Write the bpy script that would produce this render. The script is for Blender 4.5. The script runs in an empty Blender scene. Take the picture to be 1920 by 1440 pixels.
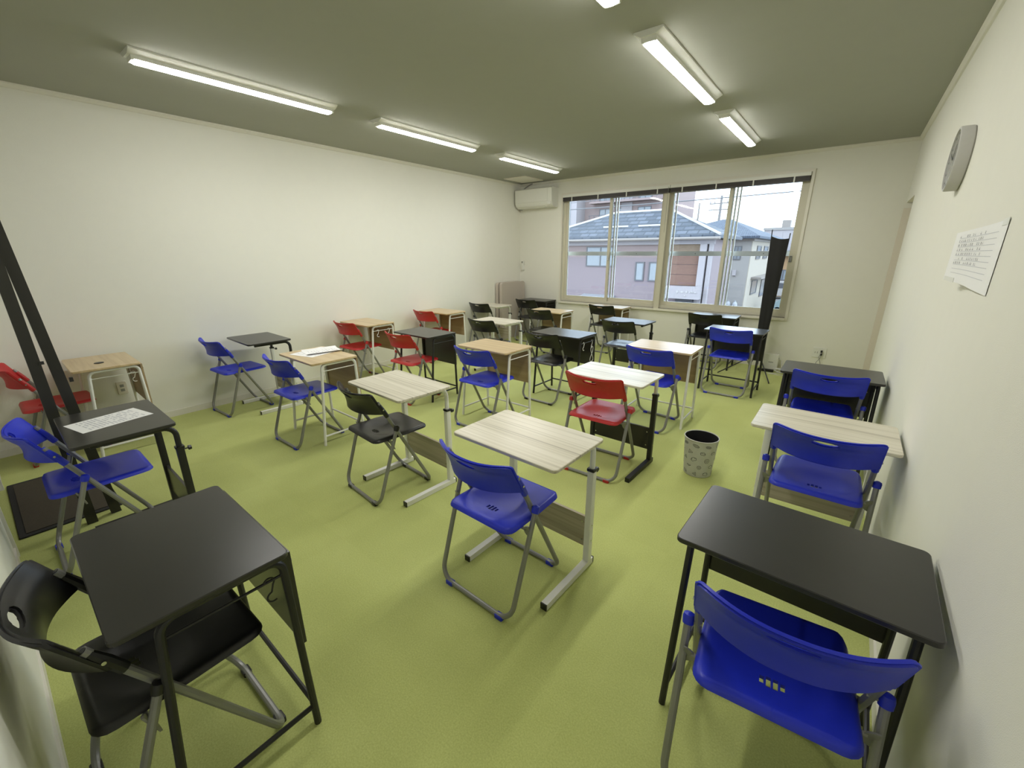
import bpy, bmesh, math, random
from mathutils import Vector, Matrix
random.seed(7)
PI = math.pi
SC = bpy.context.scene
COL = SC.collection

# ------------------------------------------------------------------ camera, sky, exposure
F_PX, PITCH, YAW, ROLL, CAM_Z = 788.328, 0.3036, 0.6635, -0.0024, 1.5527
cam_d = bpy.data.cameras.new('camera')
cam_d.sensor_fit = 'HORIZONTAL'; cam_d.sensor_width = 36.0
cam_d.lens = F_PX * 36.0 / 1920.0
cam_d.clip_start = 0.02; cam_d.clip_end = 400
cam = bpy.data.objects.new('camera', cam_d); COL.objects.link(cam)
fw = Vector((-math.sin(YAW)*math.cos(PITCH), math.cos(YAW)*math.cos(PITCH), -math.sin(PITCH)))
rt = Vector((math.cos(YAW), math.sin(YAW), 0)); up = rt.cross(fw)
r2 = math.cos(ROLL)*rt + math.sin(ROLL)*up; u2 = -math.sin(ROLL)*rt + math.cos(ROLL)*up
cam.matrix_world = Matrix(((r2.x, u2.x, -fw.x, 0), (r2.y, u2.y, -fw.y, 0), (r2.z, u2.z, -fw.z, CAM_Z), (0, 0, 0, 1)))
SC.camera = cam

SKY_COL, SKY_STR = (0.70, 0.85, 1.0), 6.5
w = bpy.data.worlds.new('overcast_sky'); SC.world = w; w.use_nodes = True
bg = w.node_tree.nodes['Background']
bg.inputs[0].default_value = (*SKY_COL, 1); bg.inputs[1].default_value = SKY_STR
LAMP_STR = 58.0
LAMP_COL = (1.0, 0.985, 0.93)
vs = SC.view_settings
vs.view_transform = 'Standard'; vs.look = 'None'; vs.gamma = 1.0; vs.use_curve_mapping = False
vs.exposure = 0.0
SC.cycles.max_bounces = 8; SC.cycles.diffuse_bounces = 5; SC.cycles.glossy_bounces = 4
SC.cycles.transparent_max_bounces = 12; SC.cycles.caustics_reflective = False; SC.cycles.caustics_refractive = False
SC.cycles.sample_clamp_indirect = 6.0

# ------------------------------------------------------------------ room dimensions (metres)
XL, XR, YB, YF = -5.059, 0.3475, 6.738, -0.158     # left, right, window wall, wall behind the camera
CEIL = 2.73

# ------------------------------------------------------------------ materials
def new_mat(name):
    m = bpy.data.materials.new(name); m.use_nodes = True
    nt = m.node_tree; b = nt.nodes['Principled BSDF']
    return m, nt, b
def rgb(c): return (c[0], c[1], c[2], 1)
def plain(name, col, rough=0.5, metal=0.0, spec=0.5, var=0.04, scale=40, bump=0.0, bscale=200, coat=0.0):
    m, nt, b = new_mat(name); N = nt.nodes; L = nt.links
    b.inputs['Roughness'].default_value = rough; b.inputs['Metallic'].default_value = metal
    b.inputs['Specular IOR Level'].default_value = spec
    if coat: b.inputs['Coat Weight'].default_value = coat; b.inputs['Coat Roughness'].default_value = 0.15
    tc = N.new('ShaderNodeTexCoord')
    nz = N.new('ShaderNodeTexNoise'); nz.inputs['Scale'].default_value = scale; nz.inputs['Detail'].default_value = 3
    L.new(tc.outputs['Object'], nz.inputs['Vector'])
    mx = N.new('ShaderNodeMix'); mx.data_type = 'RGBA'
    mx.inputs[6].default_value = rgb([c*(1-var) for c in col]); mx.inputs[7].default_value = rgb([min(1, c*(1+var)) for c in col])
    L.new(nz.outputs['Fac'], mx.inputs[0]); L.new(mx.outputs[2], b.inputs['Base Color'])
    if bump:
        n2 = N.new('ShaderNodeTexNoise'); n2.inputs['Scale'].default_value = bscale; n2.inputs['Detail'].default_value = 4
        L.new(tc.outputs['Object'], n2.inputs['Vector'])
        bp = N.new('ShaderNodeBump'); bp.inputs['Strength'].default_value = bump; bp.inputs['Distance'].default_value = 0.002
        L.new(n2.outputs['Fac'], bp.inputs['Height']); L.new(bp.outputs['Normal'], b.inputs['Normal'])
    return m
def wood(name, cols, axis='X', sx=1.2, sy=26, rough=0.35, spec=0.5):
    """streaks running along one axis: stretched noise through a colour ramp"""
    m, nt, b = new_mat(name); N = nt.nodes; L = nt.links
    b.inputs['Roughness'].default_value = rough; b.inputs['Specular IOR Level'].default_value = spec
    tc = N.new('ShaderNodeTexCoord'); mp = N.new('ShaderNodeMapping')
    s = {'X': (sx, sy, sy), 'Y': (sy, sx, sy), 'Z': (sy, sy, sx)}[axis]
    mp.inputs['Scale'].default_value = s
    oi = N.new('ShaderNodeObjectInfo'); ad = N.new('ShaderNodeVectorMath'); ad.operation = 'ADD'
    sc_ = N.new('ShaderNodeVectorMath'); sc_.operation = 'SCALE'; sc_.inputs['Scale'].default_value = 3.0
    L.new(oi.outputs['Random'], sc_.inputs[0]); L.new(tc.outputs['Object'], ad.inputs[0]); L.new(sc_.outputs[0], ad.inputs[1])
    L.new(ad.outputs[0], mp.inputs['Vector'])
    nz = N.new('ShaderNodeTexNoise'); nz.inputs['Scale'].default_value = 1.0; nz.inputs['Detail'].default_value = 5; nz.inputs['Roughness'].default_value = 0.62
    L.new(mp.outputs[0], nz.inputs['Vector'])
    cr = N.new('ShaderNodeValToRGB'); e = cr.color_ramp.elements
    e[0].position = 0.30; e[0].color = rgb(cols[0]); e[1].position = 0.70; e[1].color = rgb(cols[-1])
    for i, c in enumerate(cols[1:-1]):
        k = e.new(0.30 + 0.40*(i+1)/(len(cols)-1)); k.color = rgb(c)
    L.new(nz.outputs['Fac'], cr.inputs['Fac']); L.new(cr.outputs['Color'], b.inputs['Base Color'])
    return m
def carpet():
    m, nt, b = new_mat('green_carpet'); N = nt.nodes; L = nt.links
    b.inputs['Roughness'].default_value = 0.95; b.inputs['Specular IOR Level'].default_value = 0.1
    b.inputs['Sheen Weight'].default_value = 0.15
    tc = N.new('ShaderNodeTexCoord')
    n1 = N.new('ShaderNodeTexNoise'); n1.inputs['Scale'].default_value = 170; n1.inputs['Detail'].default_value = 6; n1.inputs['Roughness'].default_value = 0.75
    n2 = N.new('ShaderNodeTexNoise'); n2.inputs['Scale'].default_value = 1.6; n2.inputs['Detail'].default_value = 4
    ck = N.new('ShaderNodeTexChecker'); ck.inputs['Scale'].default_value = 2.0
    ck.inputs[1].default_value = (0.515, 0.515, 0.515, 1); ck.inputs[2].default_value = (0.485, 0.485, 0.485, 1)
    for n in (n1, n2, ck): L.new(tc.outputs['Object'], n.inputs['Vector'])
    a = N.new('ShaderNodeMix'); a.data_type = 'RGBA'; a.inputs[0].default_value = 0.35
    L.new(n1.outputs['Fac'], a.inputs[6]); L.new(n2.outputs['Fac'], a.inputs[7])
    a2 = N.new('ShaderNodeMix'); a2.data_type = 'RGBA'; a2.inputs[0].default_value = 0.35
    L.new(a.outputs[2], a2.inputs[6]); L.new(ck.outputs[0], a2.inputs[7])
    cr = N.new('ShaderNodeValToRGB'); e = cr.color_ramp.elements
    e[0].position = 0.36; e[0].color = rgb(CARPET[0]); e[1].position = 0.64; e[1].color = rgb(CARPET[2])
    k = e.new(0.5); k.color = rgb(CARPET[1])
    L.new(a2.outputs[2], cr.inputs['Fac']); L.new(cr.outputs['Color'], b.inputs['Base Color'])
    bp = N.new('ShaderNodeBump'); bp.inputs['Strength'].default_value = 0.35; bp.inputs['Distance'].default_value = 0.004
    L.new(n1.outputs['Fac'], bp.inputs['Height']); L.new(bp.outputs['Normal'], b.inputs['Normal'])
    return m
CARPET = [(0.33, 0.365, 0.105), (0.475, 0.520, 0.175), (0.63, 0.68, 0.265)]
def glass():
    m = bpy.data.materials.new('window_glass'); m.use_nodes = True; nt = m.node_tree; N = nt.nodes; L = nt.links
    N.remove(N['Principled BSDF']); out = N['Material Output']
    t = N.new('ShaderNodeBsdfTransparent'); t.inputs[0].default_value = (0.95, 0.97, 0.98, 1)
    g = N.new('ShaderNodeBsdfGlossy'); g.inputs['Roughness'].default_value = 0.02
    fr = N.new('ShaderNodeFresnel'); fr.inputs['IOR'].default_value = 1.45
    mx = N.new('ShaderNodeMixShader'); L.new(fr.outputs[0], mx.inputs[0]); L.new(t.outputs[0], mx.inputs[1]); L.new(g.outputs[0], mx.inputs[2])
    L.new(mx.outputs[0], out.inputs[0]); return m
def emit(name, col, s):
    m = bpy.data.materials.new(name); m.use_nodes = True; nt = m.node_tree
    b = nt.nodes['Principled BSDF']; b.inputs['Base Color'].default_value = (0.9, 0.9, 0.9, 1)
    b.inputs['Emission Color'].default_value = rgb(col); b.inputs['Emission Strength'].default_value = s
    return m
def bricks(name, c1, c2, mortar, scale, w_=0.5, h_=0.25, ms=0.02):
    m, nt, b = new_mat(name); N = nt.nodes; L = nt.links; b.inputs['Roughness'].default_value = 0.85
    tc = N.new('ShaderNodeTexCoord'); mp = N.new('ShaderNodeMapping'); mp.inputs['Rotation'].default_value = (PI/2, 0, 0)
    bt = N.new('ShaderNodeTexBrick'); bt.inputs['Color1'].default_value = rgb(c1); bt.inputs['Color2'].default_value = rgb(c2); bt.inputs['Mortar'].default_value = rgb(mortar)
    bt.inputs['Scale'].default_value = scale; bt.inputs['Mortar Size'].default_value = ms; bt.inputs['Brick Width'].default_value = w_; bt.inputs['Row Height'].default_value = h_
    L.new(tc.outputs['Object'], mp.inputs[0]); L.new(mp.outputs[0], bt.inputs['Vector']); L.new(bt.outputs['Color'], b.inputs['Base Color'])
    return m
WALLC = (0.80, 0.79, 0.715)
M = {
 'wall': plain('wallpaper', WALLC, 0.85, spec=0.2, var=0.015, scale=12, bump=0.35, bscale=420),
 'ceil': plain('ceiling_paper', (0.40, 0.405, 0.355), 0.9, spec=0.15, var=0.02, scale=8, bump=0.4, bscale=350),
 'trim': plain('cream_trim', (0.74, 0.72, 0.64), 0.5, var=0.02),
 'carpet': carpet(),
 'beige_trim': plain('beige_jamb', (0.74, 0.69, 0.59), 0.5, var=0.03),
 'window_frame': plain('cream_window_frame', (0.62, 0.59, 0.47), 0.45, var=0.02),
 'window_casing': plain('pale_window_casing', (0.76, 0.73, 0.64), 0.45, var=0.02),
 'alu': plain('aluminium', (0.74, 0.77, 0.78), 0.4, 0.1, var=0.03),
 'glass': glass(),
 'white': plain('white_paint', (0.80, 0.80, 0.76), 0.38, var=0.02),
 'white_plastic': plain('white_plastic', (0.78, 0.78, 0.72), 0.42, var=0.02),
 'diff': emit('lit_diffuser', LAMP_COL, LAMP_STR),
 'black_metal': plain('black_metal', (0.014, 0.014, 0.015), 0.42, var=0.15),
 'black_board': plain('black_board', (0.030, 0.029, 0.026), 0.29, var=0.08, scale=14, bump=0.02, bscale=300),
 'black_plastic': plain('black_plastic', (0.010, 0.010, 0.011), 0.33, var=0.1, bump=0.1, bscale=500),
 'blue_plastic': plain('blue_plastic', (0.013, 0.028, 0.55), 0.38, var=0.05, bump=0.08, bscale=600),
 'red_plastic': plain('red_plastic', (0.48, 0.020, 0.022), 0.40, var=0.05, bump=0.08, bscale=600),
 'grey_tube': plain('grey_tube', (0.26, 0.26, 0.25), 0.36, 0.35, var=0.05),
 'steel': plain('steel', (0.62, 0.62, 0.60), 0.25, 0.9, var=0.03),
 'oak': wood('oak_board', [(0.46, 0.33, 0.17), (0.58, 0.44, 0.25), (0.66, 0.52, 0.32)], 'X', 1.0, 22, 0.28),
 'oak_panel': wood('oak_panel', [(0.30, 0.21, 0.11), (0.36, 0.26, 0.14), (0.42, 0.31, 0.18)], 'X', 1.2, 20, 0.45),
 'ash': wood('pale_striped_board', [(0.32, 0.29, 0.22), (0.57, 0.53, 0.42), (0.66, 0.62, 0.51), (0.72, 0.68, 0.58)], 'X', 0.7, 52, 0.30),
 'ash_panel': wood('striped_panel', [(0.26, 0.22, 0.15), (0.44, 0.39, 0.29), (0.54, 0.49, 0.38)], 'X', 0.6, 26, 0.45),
 'paper': plain('paper', (0.86, 0.86, 0.86), 0.8, var=0.01),
 'ink': plain('grey_ink', (0.30, 0.30, 0.32), 0.8),
 'ink_soft': plain('pale_ink', (0.55, 0.56, 0.60), 0.8),
 'ink_dark': plain('dark_print', (0.07, 0.07, 0.07), 0.7),
 'bin': plain('bin_grey', (0.52, 0.52, 0.48), 0.55, var=0.03),
 'bin_in': plain('bin_lining', (0.010, 0.010, 0.012), 0.7),
 'slat': plain('blind_slats', (0.080, 0.072, 0.070), 0.5),
 'beige_panel': plain('beige_board', (0.52, 0.46, 0.40), 0.6, var=0.03),
 'beige_edge': plain('beige_edge', (0.34, 0.30, 0.24), 0.6, var=0.03),
 'clock': plain('clock_grey', (0.56, 0.55, 0.53), 0.5, var=0.02),
 'clock_face': plain('clock_face', (0.30, 0.30, 0.29), 0.2, var=0.02),
 'cloth': plain('black_cloth', (0.012, 0.012, 0.012), 0.85, var=0.3, scale=6, bump=0.4, bscale=60),
 'rubber': plain('black_rubber', (0.018, 0.018, 0.017), 0.8, bump=0.4, bscale=90),
 'mat': plain('brown_mat', (0.060, 0.050, 0.034), 0.95, var=0.25, scale=120, bump=0.5, bscale=300),
 'door_dark': plain('dark_door', (0.050, 0.042, 0.034), 0.5, var=0.1),
 'door_pale': plain('pale_door', (0.70, 0.66, 0.58), 0.5, var=0.03),
 'cable_white': plain('white_cable', (0.72, 0.72, 0.70), 0.5),
 'cable_grey': plain('grey_cable', (0.30, 0.30, 0.27), 0.5),
}

# ------------------------------------------------------------------ mesh helpers
class MB:
    def __init__(s): s.v = []; s.f = []
    def add(s, vs_, fs_):
        o = len(s.v); s.v += [tuple(p) for p in vs_]; s.f += [tuple(i+o for i in f) for f in fs_]; return s
    def box(s, x0, x1, y0, y1, z0, z1):
        return s.add([(x0,y0,z0),(x1,y0,z0),(x1,y1,z0),(x0,y1,z0),(x0,y0,z1),(x1,y0,z1),(x1,y1,z1),(x0,y1,z1)],
                     [(0,3,2,1),(4,5,6,7),(0,1,5,4),(1,2,6,5),(2,3,7,6),(3,0,4,7)])
    def prism(s, poly, z0, z1, fn=None):
        n = len(poly); fn = fn or (lambda a, b, c: (a, b, c))
        return s.add([fn(a, b, z0) for a, b in poly] + [fn(a, b, z1) for a, b in poly],
                     [tuple(range(n-1, -1, -1)), tuple(range(n, 2*n))] + [(i, (i+1) % n, n+(i+1) % n, n+i) for i in range(n)])
    def rings(s, rs, cap=True, closed=False):
        n = len(rs[0]); vs_ = [p for r in rs for p in r]; fs_ = []
        K = len(rs)
        for k in range(K if closed else K-1):
            a, b = k*n, ((k+1) % K)*n
            for i in range(n):
                j = (i+1) % n; fs_.append((a+i, a+j, b+j, b+i))
        if cap and not closed:
            fs_.append(tuple(range(n-1, -1, -1))); fs_.append(tuple((K-1)*n+i for i in range(n)))
        return s.add(vs_, fs_)
    def tube(s, path, r, n=10, cap=True, closed=False, flat=1.0):
        P_ = [Vector(p) for p in path]; K = len(P_); rs = []
        nrm = None
        for i in range(K):
            if closed: t = (P_[(i+1) % K]-P_[i-1]).normalized()
            else: t = (P_[min(i+1, K-1)]-P_[max(i-1, 0)]).normalized()
            if nrm is None:
                a = Vector((0, 0, 1)) if abs(t.z) < 0.9 else Vector((1, 0, 0)); nrm = (a - t*a.dot(t)).normalized()
            else: nrm = (nrm - t*nrm.dot(t)).normalized()
            b = t.cross(nrm); rr = r[i] if isinstance(r, (list, tuple)) else r
            rs.append([P_[i] + nrm*rr*math.cos(2*PI*k/n) + b*rr*flat*math.sin(2*PI*k/n) for k in range(n)])
        return s.rings(rs, cap, closed)
    def lathe(s, prof, n=32, cx=0, cy=0, fn=None, cap=True):
        fn = fn or (lambda x, y, z: (x+cx, y+cy, z))
        return s.rings([[fn(r*math.cos(2*PI*k/n), r*math.sin(2*PI*k/n), z) for k in range(n)] for r, z in prof], cap=cap)
    def slab(s, x0, x1, y0, y1, z0, z1, rad=0.02, bev=0.003, seg=5):
        """board with rounded corners in plan and softened edges"""
        def ring(ins, z):
            out = []
            for cx, cy, a0 in ((x1-rad, y1-rad, 0), (x0+rad, y1-rad, PI/2), (x0+rad, y0+rad, PI), (x1-rad, y0+rad, 1.5*PI)):
                for k in range(seg+1):
                    a = a0 + PI/2*k/seg; out.append((cx+(rad-ins)*math.cos(a), cy+(rad-ins)*math.sin(a), z))
            return out
        return s.rings([ring(bev, z0), ring(0, z0+bev), ring(0, z1-bev), ring(bev, z1)])
    def mesh(s, name, mat, smooth=True, angle=35):
        me = bpy.data.meshes.new(name); me.from_pydata(s.v, [], s.f); me.validate(); 
        bm = bmesh.new(); bm.from_mesh(me); bmesh.ops.recalc_face_normals(bm, faces=bm.faces); bm.to_mesh(me); bm.free()
        if isinstance(mat, str): mat = M[mat]
        me.materials.append(mat)
        if smooth:
            me.shade_smooth()
            me.set_sharp_from_angle(angle=math.radians(angle))
        return me
    def build(s, name, mat, parent=None, smooth=True, angle=35):
        o = bpy.data.objects.new(name, s.mesh(name, mat, smooth, angle)); COL.objects.link(o)
        if parent: o.parent = parent
        return o
def box(name, mat, x0, x1, y0, y1, z0, z1, parent=None): return MB().box(x0, x1, y0, y1, z0, z1).build(name, mat, parent, smooth=False)
def fillet(pts, rad, seg=6):
    P_ = [Vector(p) for p in pts]; out = [P_[0]]
    for i in range(1, len(P_)-1):
        a = (P_[i-1]-P_[i]); b = (P_[i+1]-P_[i]); la, lb = a.length, b.length; a.normalize(); b.normalize()
        half = a.angle(b)/2; d = min(rad/math.tan(half), la*0.49, lb*0.49); rr = d*math.tan(half)
        c = P_[i] + (a+b).normalized()*(rr/math.sin(half))
        p0, p1 = P_[i]+a*d, P_[i]+b*d; v0, v1 = (p0-c), (p1-c); ang = v0.angle(v1); ax = v0.cross(v1).normalized()
        for k in range(seg+1): out.append(c + Matrix.Rotation(ang*k/seg, 3, ax) @ v0)
    out.append(P_[-1]); return out
def tag(o, label=None, cat=None, group=None, kind=None):
    if label: o['label'] = label
    if cat: o['category'] = cat
    if group: o['group'] = group
    if kind: o['kind'] = kind
    return o
def empty(name, loc, label, cat, group=None, rz=0):
    o = bpy.data.objects.new(name, None); o.empty_display_size = 0.05; COL.objects.link(o)
    o.location = loc; o.rotation_euler = (0, 0, rz); return tag(o, label, cat, group)
def copy_tree(src, parent=None):
    c = src.copy(); COL.objects.link(c)
    if parent: c.parent = parent
    for ch in src.children: copy_tree(ch, c)
    return c
def struct(o): o['kind'] = 'structure'; return o

# ------------------------------------------------------------------ room shell
struct(box('floor', 'carpet', XL-0.2, XR+0.4, YF-0.2, YB+0.2, -0.12, 0))
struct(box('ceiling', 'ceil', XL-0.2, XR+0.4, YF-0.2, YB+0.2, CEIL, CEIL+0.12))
struct(box('wall_left', 'wall', XL-0.12, XL, YF-0.12, YB+0.12, 0, CEIL))
WX0, WX1, WZ0, WZ1 = -4.13, -0.595, 0.70, 2.485           # window opening
mb = MB(); T = 0.16
mb.box(XL, WX0, YB, YB+T, 0, CEIL).box(WX1, XR+0.3, YB, YB+T, 0, CEIL).box(WX0, WX1, YB, YB+T, 0, WZ0).box(WX0, WX1, YB, YB+T, WZ1, CEIL)
struct(mb.build('wall_back', 'wall', smooth=False))
DY0, DZ = 5.88, 2.075                                      # doorway in the right wall
mb = MB().box(XR, XR+0.12, YF-0.12, DY0, 0, CEIL).box(XR, XR+0.12, DY0, YB, DZ, CEIL).box(XR+0.12, XR+0.3, DY0-0.2, YB, 0, CEIL)
struct(mb.build('wall_right', 'wall', smooth=False))
EX0, EX1 = -4.33, -3.27                                    # doorway behind
mb = MB().box(XL, EX0, YF-0.12, YF, 0, CEIL).box(EX1, XR+0.12, YF-0.12, YF, 0, CEIL).box(EX0, EX1, YF-0.12, YF, 2.05, CEIL)
struct(mb.build('wall_front', 'wall', smooth=False))
# door behind the camera, end on
d = struct(box('door_1', 'door_dark', EX0, EX1, YF-0.10, YF-0.06, 0, 2.05))
MB().tube([(EX0+0.08, YF-0.06, 1.0), (EX0+0.08, YF-0.025, 1.0), (EX0+0.19, YF-0.025, 1.0)], 0.008).build('door_handle', 'steel', d)
fr = MB().box(EX0-0.03, EX0+0.01, YF-0.1, YF+0.012, 0, 2.08).box(EX1-0.01, EX1+0.03, YF-0.1, YF+0.012, 0, 2.08).box(EX0+0.01, EX1-0.01, YF-0.1, YF+0.012, 2.04, 2.08)
struct(fr.build('trim_5', 'white', smooth=False))
# door in the recess near the window
d = struct(box('door_2', 'door_pale', XR+0.08, XR+0.119, DY0, YB-0.002, 0, DZ-0.002))
MB().tube([(XR+0.08, DY0+0.1, 1.0), (XR+0.04, DY0+0.1, 1.0), (XR+0.04, DY0+0.2, 1.0)], 0.008).build('door_handle', 'steel', d)
struct(box('trim_6', 'beige_trim', 0.333, XR+0.079, YB-0.03, YB-0.001, 0, 2.015))
# cornices and baseboards
def cornice(name, fn, a, b):
    prof = [(0, 0), (0.030, 0), (0.030, -0.010), (0.020, -0.018), (0.012, -0.030), (0, -0.034)]
    struct(MB().prism(prof, a, b, fn).build(name, 'trim', smooth=False))
cornice('trim_1', lambda p, q, t: (XL+p, t, CEIL+q), YF, YB)
cornice('trim_2', lambda p, q, t: (t, YB-p, CEIL+q), XL, XR)
cornice('trim_3', lambda p, q, t: (XR-p, t, CEIL+q), YF, YB)
cornice('trim_4', lambda p, q, t: (t, YF+p, CEIL+q), XL, XR)
BH = 0.06
struct(box('baseboard_left', 'trim', XL, XL+0.008, YF, YB, 0, BH))
struct(box('baseboard_back', 'trim', XL+0.008, 0.333, YB-0.008, YB, 0, BH))
struct(box('baseboard_right', 'trim', XR-0.008, XR, YF, DY0, 0, BH))
struct(MB().box(XL+0.008, EX0-0.03, YF, YF+0.008, 0, BH).box(EX1+0.03, XR-0.008, YF, YF+0.008, 0, BH).build('baseboard_front', 'trim', smooth=False))
# ceiling hatch
h = struct(box('trim_7', 'trim', -4.87, -4.44, 6.04, 6.54, CEIL-0.004, CEIL))
MB().box(-4.875, -4.435, 6.030, 6.040, CEIL-0.008, CEIL).box(-4.875, -4.435, 6.54, 6.55, CEIL-0.008, CEIL).box(-4.88, -4.87, 6.03, 6.55, CEIL-0.008, CEIL).box(-4.44, -4.43, 6.03, 6.55, CEIL-0.008, CEIL).build('hatch_frame', 'beige_trim', h, smooth=False)

# ------------------------------------------------------------------ window
win = bpy.data.objects.new('window_1', None); COL.objects.link(win); win.location = (0, 0, 0); struct(win)
def wpart(name, mat, *b): return box(name, mat, *b, win)
cs = MB(); c0 = YB-0.022
cs.box(-4.162, WX0, c0, YB, 0.668, 2.516).box(WX1, -0.563, c0, YB, 0.668, 2.516).box(WX0, WX1, c0, YB, WZ1, 2.516).box(WX0, WX1, c0-0.02, YB+0.05, 0.668, WZ0)
cs.build('casing', 'window_casing', win, smooth=False)
FY0, FY1 = YB+0.035, YB+0.115
fr = MB().box(WX0, WX0+0.045, FY0, FY1, WZ0, WZ1).box(WX1-0.045, WX1, FY0, FY1, WZ0, WZ1).box(WX0+0.045, WX1-0.045, FY0, FY1, WZ1-0.05, WZ1).box(WX0+0.045, WX1-0.045, FY0, FY1, WZ0, WZ0+0.045)
fr.build('outer_frame', 'window_frame', win, smooth=False)
wpart('centre_mullion', 'window_frame', -2.395, -2.315, YB-0.002, FY1+0.01, WZ0, WZ1)
ZB, ZT = WZ0+0.045, WZ1-0.05
for (a, b, dy) in ((-4.085, -3.235, 0.045), (-3.29, -2.395, 0.082), (-2.315, -1.455, 0.082), (-1.51, -0.64, 0.045)):
    y0, y1 = YB+dy, YB+dy+0.03; s = 0.045
    sash = MB().box(a, a+s, y0, y1, ZB, ZT).box(b-s, b, y0, y1, ZB, ZT).box(a+s, b-s, y0, y1, ZB, ZB+0.06).box(a+s, b-s, y0, y1, ZT-0.05, ZT).build('sash', 'window_frame', win, smooth=False)
    box('pane', 'glass', a+s, b-s, y0+0.012, y0+0.018, ZB+0.06, ZT-0.05, sash)
    if dy < 0.05:
        MB().box(b-s+0.008, b-0.008, y0-0.016, y0, 1.42, 1.50).build('sash_lock', 'steel', sash, smooth=False)
# white insect screen tracks standing behind the sashes
for x in (-3.185, -2.255, -1.405):
    tr = MB().box(x-0.035, x-0.012, YB+0.118, YB+0.135, ZB, ZT).box(x+0.012, x+0.032, YB+0.118, YB+0.135, ZB, ZT)
    tr.build('screen_track', 'white_plastic', win, smooth=False)
# safety rail outside
rl = MB().box(WX0, WX1, YB+0.175, YB+0.205, 1.495, 1.560).build('safety_rail', 'alu', win, smooth=False)
for x in (-3.72, -2.82, -1.90, -1.0): MB().tube([(x, YB+0.172, 1.527), (x, YB+0.176, 1.527)], 0.006, 8).build('rail_screw', 'black_metal', rl)
# blinds pulled up
for i, (a, b) in enumerate(((-4.125, -2.305), (-2.298, -0.60))):
    t = empty('venetian_blind', ((a+b)/2, YB-0.01, 2.38), ['raised dark venetian blind above the left half of the window', 'raised dark venetian blind above the right half of the window'][i], 'blind', 'blinds over the window')
    w2 = (b-a)/2
    box('head_rail', 'white_plastic', -w2, w2, -0.032, 0.018, 0.062, 0.102, t)
    mb = MB()
    for k in range(9): mb.box(-w2+0.005, w2-0.005, -0.030, 0.014, 0.012+k*0.0056, 0.0155+k*0.0056)
    tag(mb.build('slats', 'slat', t, smooth=False), 'gathered dark slats', kind='stuff')
    box('bottom_rail', 'slat', -w2+0.005, w2-0.005, -0.030, 0.014, 0.0, 0.010, t)
    n = 4
    for k in range(n):
        x = -w2 + 2*w2*(0.10 + 0.8*k/(n-1))
        box('ladder_tape', 'white_plastic', x-0.008, x+0.008, -0.0335, -0.0305, -0.004, 0.066, t)
    if i == 0:
        MB().tube([(w2-0.02, -0.036, 0.08), (w2-0.02, -0.037, -0.2), (w2-0.022, -0.036, -0.55)], 0.0022, 6).build('pull_cord', 'cable_grey', t)

# ------------------------------------------------------------------ ceiling lamps
def lamp(x, y0, label):
    t = empty('ceiling_lamp', (x, (y0*2+1.345)/2, CEIL), label, 'ceiling lamp', 'long ceiling lamps'); Lh = 0.6725
    prof = [(-0.086, 0), (0.086, 0), (0.085, -0.008), (0.043, -0.030), (-0.043, -0.030), (-0.085, -0.008)]
    MB().prism(prof, -Lh, Lh, lambda p, q, s: (p, s, q)).build('base', 'white', t, smooth=False)
    L2 = Lh-0.03
    MB().prism([(-0.043, -0.029), (0.043, -0.029), (0.041, -0.050), (-0.041, -0.050)], -L2, L2, lambda p, q, s: (p, s, q)).build('housing', 'white', t, smooth=False)
    dp = [(0.040*math.cos(a), -0.0495-0.016*(abs(math.sin(a))**0.7)) for a in [PI*k/14 for k in range(15)]]
    rs = []
    for s, sc in ((-L2, 0.80), (-L2+0.012, 1.0), (L2-0.012, 1.0), (L2, 0.80)):
        rs.append([(p*sc, s, -0.0495+(q+0.0495)*sc) for p, q in dp])
    MB().rings(rs).build('diffuser', 'diff', t)
    for s in (-1, 1):
        MB().prism([(-0.044, -0.030), (0.044, -0.030), (0.040, -0.056), (-0.040, -0.056)], s*L2, s*(L2+0.014), lambda p, q, r: (p, r, q)).build('end_cap', 'white_plastic', t, smooth=False)
    return t
lamp(-3.712, 0.945, 'long lit ceiling lamp over the left desks, nearest the camera')
lamp(-3.712, 2.715, 'long lit ceiling lamp over the left desks, middle of its row of three')
lamp(-3.712, 4.515, 'long lit ceiling lamp over the left desks, nearest the window')
lamp(-1.13, 2.675, 'long lit ceiling lamp over the right desks, middle of its row')
lamp(-1.13, 4.455, 'long lit ceiling lamp over the right desks, nearest the window')
lamp(-1.13, 0.905, 'ceiling lamp whose lit tip shows at the top edge of the picture')

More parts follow.
